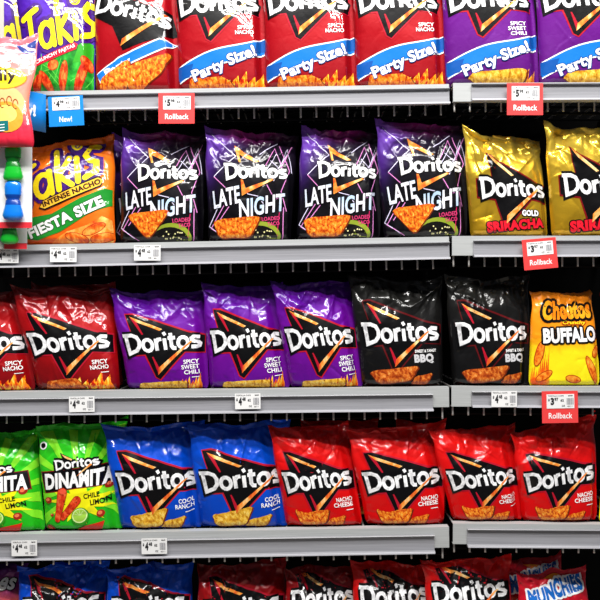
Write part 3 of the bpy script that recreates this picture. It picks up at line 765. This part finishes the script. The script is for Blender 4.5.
# ---------------------------------------------------------------- price tags
CARD = plain('white_card', 'f2f2f2', .45); INKD = plain('tag_ink', '15151a', .5); INKG = plain('tag_grey', '8a8a90', .5)
def flat_text(name, s, x0, z0, x1, z1, y, mat, parent, off=.03):
    v, f = text2d(s, off); lo, hi = v.min(0), v.max(0); q = (v - lo) / (hi - lo)
    V = [(x0 + a * (x1 - x0), y, z0 + b * (z1 - z0)) for a, b in q]
    return add_mesh(name, V, f, [mat], parent=parent, smooth_=False)
def price_print(root, x0, z0, x1, z1, y, big, cents):
    """all the small print of one shelf tag, one printed layer"""
    W, H = x1 - x0, z1 - z0; V = []; F = []
    def put(s, a, b, c, d, off=.04):
        v, f = text2d(s, off); lo, hi = v.min(0), v.max(0); q = (v - lo) / (hi - lo); n = len(V)
        V.extend([(x0 + W * (a + qa * (c - a)), y, z0 + H * (b + qb * (d - b))) for qa, qb in q]); F.extend([tuple(n + i for i in t) for t in f])
    put('$', .05, .50, .11, .70); put(big, .14, .24, .27, .76, .06); put(cents, .28, .52, .42, .76)
    put('TORTILLA CHIPS', .05, .84, .62, .93, .01); put('62', .50, .48, .62, .66); put('OZ', .54, .12, .66, .24, .02)
    put('0049', .78, .84, .94, .93, .04); put('4011', .74, .10, .92, .18, .01)
    o = add_mesh('print', V, F, [INKD], parent=root, smooth_=False)
    # grey bar code strokes
    rr = random.Random(3); bl = []; x = x0 + W * .72
    while x < x0 + W * .95:
        t = rr.choice((.0007, .0012, .0018)); bl.append((x, x + t, y - .0002, y, z0 + H * .26, z0 + H * .72)); x += t + rr.choice((.0009, .0014))
    boxes('bar_code', bl, INKG, root)
def tag_at(px0, py0, px1, py1, label, big='4', cents='48', y=-.0205, tilt=0):
    x0, x1, z1, z0 = PX(px0, y), PX(px1, y), PZ(py0, y), PZ(py1, y)
    cx, cz = (x0 + x1) / 2, (z0 + z1) / 2
    r = thing('rail_price_tag', label, 'price tag', (cx, y, cz), 'white price tags in the shelf channels', (0, math.radians(tilt), 0))
    cd = boxes('card', [(x0 - cx, x1 - cx, 0, .0012, z0 - cz, z1 - cz)], CARD, r)
    price_print(cd, x0 - cx, z0 - cz, x1 - cx, z1 - cz, -.0004, big, cents); return r
tag_at(-4, 249, 18.5, 263, 'white price tag beside the orange bag, nearest the toy cards')
tag_at(50, 247, 76.5, 262, 'white price tag under the orange bag')
tag_at(134, 245, 160.5, 260.5, 'white price tag under the first black and purple bag')
tag_at(69, 396.5, 94.5, 412, 'white price tag under the whole dark red bag', tilt=-1)
tag_at(235, 393.5, 260.5, 409, 'white price tag under the middle purple bag', tilt=-1)
tag_at(491.5, 391, 517, 407, 'white price tag under the second charcoal black bag')
tag_at(11.5, 540.5, 37, 556, 'white price tag under the green bags', tilt=-1)
tag_at(141.5, 538.5, 167, 554, 'white price tag under the left bright blue bag', tilt=-1)
RED = plain('rollback_red', 'ee4444', .4); BLU = plain('sign_blue', '0a84dc', .35); WH = plain('sign_white', 'ffffff', .5)
def sign(px0, py0, px1, py1, label, word, mat, big, cents, frac=.52, tilt=0, y=-.024, inset=(.13, .1), wbox=(.18, .14, .84, .32), cat='price sign', yaw=0):
    x0, x1, z1, z0 = PX(px0, y), PX(px1, y), PZ(py0, y), PZ(py1, y)
    cx, cz = (x0 + x1) / 2, (z0 + z1) / 2; W, H = x1 - x0, z1 - z0
    r = thing('price_sign', label, cat, (cx, y, cz), 'coloured signs clipped to the shelf rails', (0, math.radians(tilt), math.radians(yaw)))
    boxes('sign_card', [(-W / 2, W / 2, 0, .0015, -H / 2, H / 2)], mat, r)
    flat_text('lettering', word, -W / 2 + W * wbox[0], -H / 2 + H * wbox[1], -W / 2 + W * wbox[2], -H / 2 + H * wbox[3], -.0005, WH, r, .015)
    if big:
        a, b = -W / 2 + W * inset[0], W / 2 - W * inset[0] * .8; c, d = H / 2 - H * inset[1] - H * frac * .85, H / 2 - H * inset[1]
        pl = boxes('price_label', [(a, b, -.0012, 0, c, d)], CARD, r); price_print(pl, a, c, b, d, -.0016, big, cents)
    return r
sign(158.5, 93, 194.5, 123.5, 'red price sign hanging at the left on the top shelf, under the red party bags', 'Rollback', RED, '5', '98')
sign(507, 83, 543, 115, 'red price sign on the top right shelf, under the purple party bags', 'Rollback', RED, '5', '98')
sign(523, 238.5, 557, 269, 'tilted red price sign under the gold bags', 'Rollback', RED, '3', '97', tilt=-5)
sign(542, 391, 578, 423, 'red price sign under the orange and yellow cheese snack bag', 'Rollback', RED, '3', '97', tilt=-1)
sign(48.5, 96, 83.5, 126, 'blue price sign with a white price label, under the purple and green bag', 'New!', BLU, '4', '98', tilt=-3, frac=.5, inset=(.12, .04), wbox=(.3, .14, .66, .32))
# the curved blue flag that sticks out beside it
def blue_flag():
    r = thing('shelf_flag', 'blue flag sign turned outwards, between the pink pouch and the blue price sign', 'sign', (PX(48), -.02, PZ(114)))
    n = 10; V = []; F = []
    x0, x1 = PX(17) - PX(48), 0.0; zt, zb = PZ(95) - PZ(114), PZ(134) - PZ(114)
    for i in range(n + 1):
        t = i / n; x = x0 + (x1 - x0) * t; y = -.022 * math.sin(t * 3.14159) - .03 * (1 - t)
        for z in (zb + (1 - t) * .006, zt - t * .004):
            V += [(x, y, z), (x, y + .001, z)]
    for i in range(n):
        a = i * 4; b = a + 4
        F += [(a, b, b + 2, a + 2), (a + 1, a + 3, b + 3, b + 1), (a, a + 1, b + 1, b), (a + 2, b + 2, b + 3, a + 3)]
    F += [(0, 2, 3, 1), (4 * n, 4 * n + 1, 4 * n + 3, 4 * n + 2)]
    add_mesh('card', V, F, [BLU], parent=r)
    v, f = text2d('New!', .05); lo, hi = v.min(0), v.max(0); q = (v - lo) / (hi - lo); P = []
    for a, b in q:
        t = .06 + a * .70; x = x0 + (x1 - x0) * t; y = -.022 * math.sin(t * 3.14159) - .03 * (1 - t) - .0012; P.append((x, y, zb + (zt - zb) * (.36 + .3 * b)))
    add_mesh('lettering', P, f, [WH], parent=r)
blue_flag()

# ---------------------------------------------------------------- bags
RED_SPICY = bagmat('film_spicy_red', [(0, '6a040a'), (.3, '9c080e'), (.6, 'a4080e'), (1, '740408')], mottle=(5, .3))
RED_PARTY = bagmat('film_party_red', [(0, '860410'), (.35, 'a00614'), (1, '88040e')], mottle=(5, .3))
PURP = bagmat('film_purple', [(0, '560682'), (.4, '720894'), (1, '480686')], mottle=(4, .4))
PURP_P = bagmat('film_purple_party', [(0, '54106e'), (.5, '641080'), (1, '54107a')], mottle=(4, .4))
BBQ = bagmat('film_charcoal', [(0, '0b0b0b'), (.5, '111011'), (1, '191916')], mottle=(4, .4))
NACHO = bagmat('film_nacho_red', [(0, 'c80406'), (.5, 'de080c'), (1, 'd81410')], mottle=(4, .3))
RANCH = bagmat('film_ranch_blue', [(0, '0238a8'), (.5, '024ed0'), (1, '0246c4')], mottle=(4, .3))
LATE = bagmat('film_late_night', [(0, '050408'), (.6, '08060c'), (1, '1c1028')], blob=[(.0, .96, .24, .22, '7a48c0'), (.45, 1.0, .28, .07, 'a01c80'), (.0, .7, .10, .2, '4c2484')])
GOLD = bagmat('film_gold', [(0, 'c89a1c'), (.5, 'e6bc34'), (1, 'f0cc4c')], metal=.7, rough=.3, mottle=(4, .4))
TORG = bagmat('film_takis_orange', [(0, 'e8560c'), (.5, 'f47a14'), (1, 'ee6a12')], mottle=(4, .4))
TPU = bagmat('film_takis_purple', [(0, '3a1488'), (.6, '4a1aa0'), (1, '3a1488')], mottle=(4, .4))
DINA = bagmat('film_green', [(0, '22b41c'), (.5, '2cc61e'), (1, '30cc20')], mottle=(4, .3))
CHEE = bagmat('film_cheese', [(0, 'fff01c'), (.34, 'fbe41a'), (.5, 'ff9c14'), (1, 'f08410')], mottle=(5, .2))
MUN = bagmat('film_munch', [(0, 'c01224'), (1, 'cc1428')], mottle=(4, .4))
OPUR = bagmat('film_orange_purple', [(0, 'f0801c'), (.55, 'ee6a1c'), (.8, '8a2a6a'), (1, '4c1a6e')], mottle=(3, .2))
PINK = bagmat('film_pink', [(0, 'c01830'), (.18, 'e0304a'), (.4, 'f08a70'), (1, 'e8808c')], mottle=(3, .15))
PLAIN_R = bagmat('film_plain_red', [(0, 'a01218'), (1, 'b01a20')], mottle=(4, .4))

A_spicy = art_dorito(['SPICY', 'NACHO'], 'flame').cut()
A_chili = art_dorito(['SPICY', 'SWEET', 'CHILI'], 'chili').cut()
A_bbq = art_dorito(['SWEET & TANGY', 'BBQ'], 'bbq')
A_bbq = Art(92, 108); emblem(A_bbq, -1, 4, accent=ink('bbq_edge', '5a0c10')); wordmark(A_bbq, -36, 42, 40, 18.5, rot=3)
A_bbq.text('SWEET & TANGY', (14, 33.5, 37, 36.5), W_, 5, off=.03, rot=3); A_bbq.text('BBQ', (13, 22.5, 34, 32), ink('bbq_grey', 'c9c9cc'), 5, off=.06, rot=3)
chip(A_bbq, [(-37, 15), (18, 21), (8, 6), (-28, 3)], CHIPD, 4, 1); chip(A_bbq, [(8, 3), (13, 10), (33, 14), (27, 3)], CHIPD, 2, 5); A_bbq.cut()
A_nacho = art_dorito(['NACHO', 'CHEESE'], 'nacho').cut()
A_ranch = art_dorito(['COOL', 'RANCH'], 'ranch').cut()
A_nacho5 = art_dorito(['NACHO', 'CHEESE'], 'nacho', dy=26).cut(); A_nacho6 = art_dorito(['NACHO', 'CHEESE'], 'nacho', dy=15).cut()
A_ranch5 = art_dorito(['COOL', 'RANCH'], 'ranch', dy=17).cut()
A_pr = art_party(['SPICY', 'NACHO'], 'flame').cut(); A_pp = art_party(['SPICY', 'SWEET', 'CHILI'], 'corn').cut()
A_pt = art_party_tilt().cut(); A_late = art_latenight().cut(); A_late2 = art_latenight(tri=True).cut(); A_gold = art_gold().cut()
A_to = art_takis_orange().cut(); A_tp = art_takis_purple().cut(); A_dina = art_dinamita().cut()
A_chee = art_cheetos().cut(); A_mun = art_munchies(24).cut(); A_op = art_orange_purple(14).cut(); A_pk = art_pink().cut()

G = {0: 'bags standing on the top shelf', 1: 'bags standing on the shelf of black and gold bags', 2: 'bags standing on the shelf of dark red and purple bags', 3: 'bags standing on the shelf of green, blue and red bags', 4: 'bags standing on the lowest shelf'}
seed = [100]
SPEC = []
def bag(row, tl, tr, xl, xr, art, mat, label, back=0., **k):
    """row's shelf carries the bag; tl, tr are its top corners and xl, xr its foot corners (photo px)"""
    seed[0] += 7
    SPEC.append(dict(row=row, tl=tl, tr=tr, xl=xl, xr=xr, art=art, mat=mat, label=label, back=back, seed=k.pop('seed', seed[0]), k=k))
def build_bags():
    for i, b in enumerate(SPEC):
        T = b['k'].get('T', .036); y0 = .012 + T + b['back']
        base = PZ(lip_y(b['row'], (b['xl'] + b['xr']) / 2)) + .0005
        mates = [m for m in SPEC if m['row'] == b['row'] and m is not b and m['back'] < .05 and b['back'] < .05]
        def edge(m, top, xf):
            yy_ = .012 + m['k'].get('T', .036) + m['back']
            return ((PX(m[xf], yy_), base), (PX(m[top][0], yy_), PZ(m[top][1], yy_)))
        L = [m for m in mates if m['xl'] < b['xl']]; Rr = [m for m in mates if m['xl'] > b['xl']]
        nl = edge(max(L, key=lambda m: m['xl']), 'tr', 'xr') if L else None
        nr = edge(min(Rr, key=lambda m: m['xl']), 'tl', 'xl') if Rr else None
        make_bag((b['tl'], b['tr'], (b['xl'], 0), (b['xr'], 0)), b['art'], b['mat'], b['label'], b['seed'], back=b['back'], group=G[b['row']], base=base, nleft=nl, nright=nr, **b['k'])
# top shelf
bag(0, (-22, -42), (44, -46), -8, 60, A_tp, TPU, 'purple bag with yellow letters, half hidden behind the purple and green bag', back=.115)
bag(0, (12, -42), (96, -48), 27, 95, A_tp, TPU, 'purple and green bag with yellow letters and red rolled snacks', crease=.5)
bag(0, (93, -46), (182, -50), 96, 186, A_pt, RED_PARTY, 'crumpled dark red party bag, its lettering sloping down, beside the purple and green bag', crease=1.1, seed=9)
bag(0, (172, -50), (266, -52), 179, 268, A_pr, RED_PARTY, 'dark red party bag with a blue ribbon, right of the crumpled one', crease=.5)
bag(0, (261, -52), (356, -54), 266, 358, A_pr, RED_PARTY, 'dark red party bag with a blue ribbon, middle of three alike', crease=.5)
bag(0, (351, -54), (446, -54), 356, 447, A_pr, RED_PARTY, 'dark red party bag with a blue ribbon, beside the purple party bags', crease=.5)
bag(0, (440, -54), (537, -54), 445, 540, A_pp, PURP_P, 'purple party bag with a blue ribbon, above the gap between shelf sections', crease=.5)
bag(0, (533, -55), (632, -56), 539, 635, A_pp, PURP_P, 'purple party bag with a blue ribbon, rightmost on the top shelf', crease=.5)
# second shelf
bag(1, (20, 146), (111, 131), 24, 116, A_to, TORG, 'orange bag with yellow letters and a green band, next to the toy cards', crease=.7)
bag(1, (112, 136), (190, 136), 116, 196, A_late, LATE, 'black and purple bag, a sliver showing behind the first of its kind', back=.115)
bag(1, (121, 126), (207, 131), 120, 203, A_late2, LATE, 'black and purple bag with neon lines, right of the orange bag')
bag(1, (204, 125), (299, 131), 208, 291, A_late, LATE, 'black and purple bag with neon lines, second from the orange bag', crease=1.2)
bag(1, (301, 123), (388, 131), 296, 380, A_late, LATE, 'black and purple bag with neon lines, third from the orange bag', crease=1.2)
bag(1, (374, 120), (474, 120), 383, 467, A_late2, LATE, 'black and purple bag with neon lines, touching the left gold bag', crease=1.2)
bag(1, (462, 128), (546, 137), 470, 548, A_gold, GOLD, 'metallic gold bag with red lettering, left of the two', crease=1.3)
bag(1, (543, 123), (634, 127), 551, 636, A_gold, GOLD, 'metallic gold bag with red lettering, cut by the right edge of the photo', crease=1.3)
# third shelf
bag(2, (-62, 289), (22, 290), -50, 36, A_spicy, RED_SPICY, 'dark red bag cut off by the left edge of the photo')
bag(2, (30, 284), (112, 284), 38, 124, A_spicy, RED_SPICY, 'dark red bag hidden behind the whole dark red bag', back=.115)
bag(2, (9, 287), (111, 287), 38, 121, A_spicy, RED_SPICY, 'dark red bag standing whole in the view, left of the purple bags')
bag(2, (109, 290), (207, 288), 128, 209, A_chili, PURP, 'purple bag next to the dark red bag')
bag(2, (201, 284), (283, 284), 210, 291, A_chili, PURP, 'purple bag in the middle of the three purple ones')
bag(2, (270, 282), (352, 279), 290, 364, A_chili, PURP, 'purple bag next to the charcoal black bags')
bag(2, (347, 275), (446, 277), 362, 443, A_bbq, BBQ, 'charcoal black bag next to the purple bag', crease=1.2)
bag(2, (444, 276), (535, 277), 452, 531, A_bbq, BBQ, 'charcoal black bag next to the orange and yellow bag', crease=1.2)
bag(2, (531, 290), (599, 291), 528, 600, A_chee, CHEE, 'orange and yellow bag of cheese snacks with black lettering outlines', crease=.6, T=.03)
bag(2, (602, 296), (672, 294), 600, 672, A_chee, PLAIN_R, 'red bag peeping in at the right edge beside the orange and yellow bag', T=.03, back=.02)
# fourth shelf
bag(3, (-50, 437), (33, 432), -42, 46, A_dina, DINA, 'bright green bag cut off by the left edge of the photo')
bag(3, (36, 426), (124, 420), 46, 124, A_dina, DINA, 'bright green bag standing whole, left of the blue bags')
bag(3, (101, 426), (203, 423), 121, 203, A_ranch, RANCH, 'bright blue bag next to the green bag')
bag(3, (186, 425), (291, 420), 201, 289, A_ranch, RANCH, 'bright blue bag next to the bright red bags')
bag(3, (268, 427), (350, 424), 286, 363, A_nacho, NACHO, 'bright red bag next to the blue bag')
bag(3, (345, 429), (450, 422), 366, 444, A_nacho, NACHO, 'bright red bag at the right end of the left shelf section')
bag(3, (428, 429), (520, 427), 452, 523, A_nacho, NACHO, 'bright red bag at the left end of the right shelf section')
bag(3, (510, 434), (602, 415), 522, 597, A_nacho, NACHO, 'bright red bag with its top corner pulled up, rightmost of four', crease=1.2)
bag(3, (300, 420), (380, 418), 306, 384, A_nacho, NACHO, 'bright red bag standing behind the two bright red bags of the left section', back=.115)
bag(3, (396, 420), (448, 424), 392, 446, A_nacho, NACHO, 'bright red bag behind, in the gap beside the right end of the left section', back=.115)
bag(3, (604, 440), (676, 440), 598, 672, A_chee, CHEE, 'orange and yellow bag at the right edge beside the bright red bag', T=.03)
# lowest shelf
bag(4, (-52, 568), (20, 570), -50, 26, A_op, OPUR, 'orange and purple bag in the bottom left corner', curl=1.0)
bag(4, (16, 568), (106, 563), 24, 105, A_ranch5, RANCH, 'dark blue bag on the lowest shelf, beside the orange and purple one', crease=1.6)
bag(4, (106, 566), (192, 567), 108, 190, A_ranch5, RANCH, 'dark blue bag on the lowest shelf, beside the red ones', crease=1.5)
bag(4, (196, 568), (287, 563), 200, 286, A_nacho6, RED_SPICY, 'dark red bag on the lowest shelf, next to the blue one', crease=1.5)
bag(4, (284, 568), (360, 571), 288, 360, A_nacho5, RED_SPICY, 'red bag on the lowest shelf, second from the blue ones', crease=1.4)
bag(4, (350, 561), (436, 569), 358, 436, A_nacho5, NACHO, 'red bag on the lowest shelf, below the right end of the left section', crease=1.3)
bag(4, (420, 559), (516, 562), 434, 512, A_nacho5, NACHO, 'red bag on the lowest shelf, left of the bag with big blue letters', crease=1.3)
bag(4, (516, 574), (592, 570), 520, 594, A_mun, MUN, 'red bag with big blue letters edged in white, in the bottom right corner', crease=.7, T=.04)
bag(4, (500, 562), (568, 560), 500, 566, A_mun, MUN, 'red bag with blue letters, behind the front one of its kind', back=.11)

build_bags()
# ---------------------------------------------------------------- clip strip at the left with a pink pouch and toy cards
strip = thing('hanging_clip_strip', 'pale metal strip hanging at the top left corner', 'clip strip', (PX(2), -.05, PZ(150)))
z0, z1 = 0, PZ(-30) - PZ(150)
bm = bmesh.new()
boxes('strip', [(-.022, .018, .012, .0155, z0 - .28, z1)], plain('beige_strip', 'b8b4ac', .4), strip, .0008)
boxes('slot', [(-.004, .004, .010, .0125, z, z + .012) for z in np.arange(z0 + .2, z1, .05)], plain('slot_black', '020202', .9), strip)
def pink():
    # the small pouch hangs from the strip in front of the shelves
    r = make_bag(((-34, 31), (33, 30), (-28, 148), (35, 147)), A_pk, PINK, 'pink pouch with a yellow oval, hanging in front of the shelves at the top left', 55, back=-.145, T=.018, pinch=.2, group=None, crease=.55, name='hanging_pouch')
    r['category'] = 'snack pouch'
pink()
def pod(parent, cx, zt, k, mat, dmat, y):
    prof = [(0, 0), (5.6, 0), (7.6, -2), (8.4, -6), (8.0, -13), (7.0, -16), (5.8, -17.5), (7.0, -18.6), (7.6, -23), (9.4, -29), (10.2, -33), (9.0, -36), (6, -37.5), (0, -38)]
    V = []; F = []; n = 20
    for (r, z) in prof:
        for i in range(n):
            a = 6.28318 * i / n; V.append((cx + r * S * k * math.cos(a), y + r * S * k * .6 * math.sin(a), zt + z * S * k))
    mi = []
    for j in range(len(prof) - 1):
        for i in range(n): F.append((j * n + i, (j + 1) * n + i, (j + 1) * n + (i + 1) % n, j * n + (i + 1) % n)); mi.append(1 if 4 <= j <= 7 else 0)
    add_mesh('pod', V, F, [mat, dmat], mi, parent=parent)
PG = plain('green_plastic', '14b02c', .2, coat=1); PGD = plain('dark_green_plastic', '0a7a22', .25); PB = plain('blue_plastic', '0c78e0', .2, coat=1); PBD = plain('dark_blue_plastic', '083f9a', .25)
CW = plain('toy_card_white', 'eeeeee', .4); CR = plain('toy_card_red', 'e8303c', .4); CP = plain('toy_card_purple', '9a2ac0', .4)
def card(px0, px1, py0, py1, y, label, pods):
    x0, x1, zt, zb = PX(px0, y), PX(px1, y), PZ(py0, y), PZ(py1, y)
    r = thing('hanging_toy_card', label, 'toy card', ((x0 + x1) / 2, y, zb), 'toy cards on the clip strip'); w = (x1 - x0) / 2; h = zt - zb
    boxes('card', [(-w, w, 0, .002, 0, h)], CW, r, .0004)
    boxes('red_edge', [(-w, w, -.0006, .0, 0, .016)], CR, r)
    boxes('purple_print', [(-w * .62, -w * .36, -.0006, 0, h * .2, h * .75)], CP, r)
    for px, py, k, m, d in pods: pod(r, PX(px, y) - (x0 + x1) / 2, PZ(py, y) - zb, k, m, d, -.012)
card(-34, 32, 143, 228, -.072, 'white card with a green and a blue toy pod, front of the two', [(14.5, 145, .96, PG, PGD), (14.5, 182, 1.0, PB, PBD), (-16, 145, .96, PB, PBD), (-16, 182, 1.0, PG, PGD)])
card(-40, 27, 160, 249, -.034, 'white card with a red edge, lower one behind the front toy card', [(11, 210, .9, PG, PGD), (-18, 210, .9, PB, PBD)])

# ---------------------------------------------------------------- camera and light
cam = bpy.data.cameras.new('camera'); co = bpy.data.objects.new('camera', cam); COL.objects.link(co)
co.location = (0, -D, 0); co.rotation_euler = (math.radians(90), 0, 0)
cam.sensor_width = 36; cam.lens = 36 / (2 * 300 * S / D); cam.clip_start = .05
sc.camera = co
def area(name, loc, tgt, sx, sy, e, c=(1, .98, .95)):
    l = bpy.data.lights.new(name, 'AREA'); l.shape = 'RECTANGLE'; l.size = sx; l.size_y = sy; l.energy = e; l.color = c
    o = bpy.data.objects.new(name, l); COL.objects.link(o); o.location = loc
    o.rotation_euler = (Vector(tgt) - Vector(loc)).to_track_quat('-Z', 'Y').to_euler()
area('aisle_lamp', (0, -1.05, 1.95), (0, 0, 0), 3.4, .07, 40)
area('aisle_lamp', (0, -1.8, 2.5), (0, 0, -.1), 3.4, .09, 85)
area('aisle_lamp', (0, -2.6, 2.9), (0, 0, -.3), 3.4, .14, 125)
wd = bpy.data.worlds.new('store'); sc.world = wd; wd.use_nodes = True
wd.node_tree.nodes['Background'].inputs[0].default_value = (.8, .85, 1, 1); wd.node_tree.nodes['Background'].inputs[1].default_value = .09
sc.view_settings.view_transform = 'Standard'; sc.view_settings.look = 'None'; sc.view_settings.exposure = 0; sc.view_settings.gamma = 1
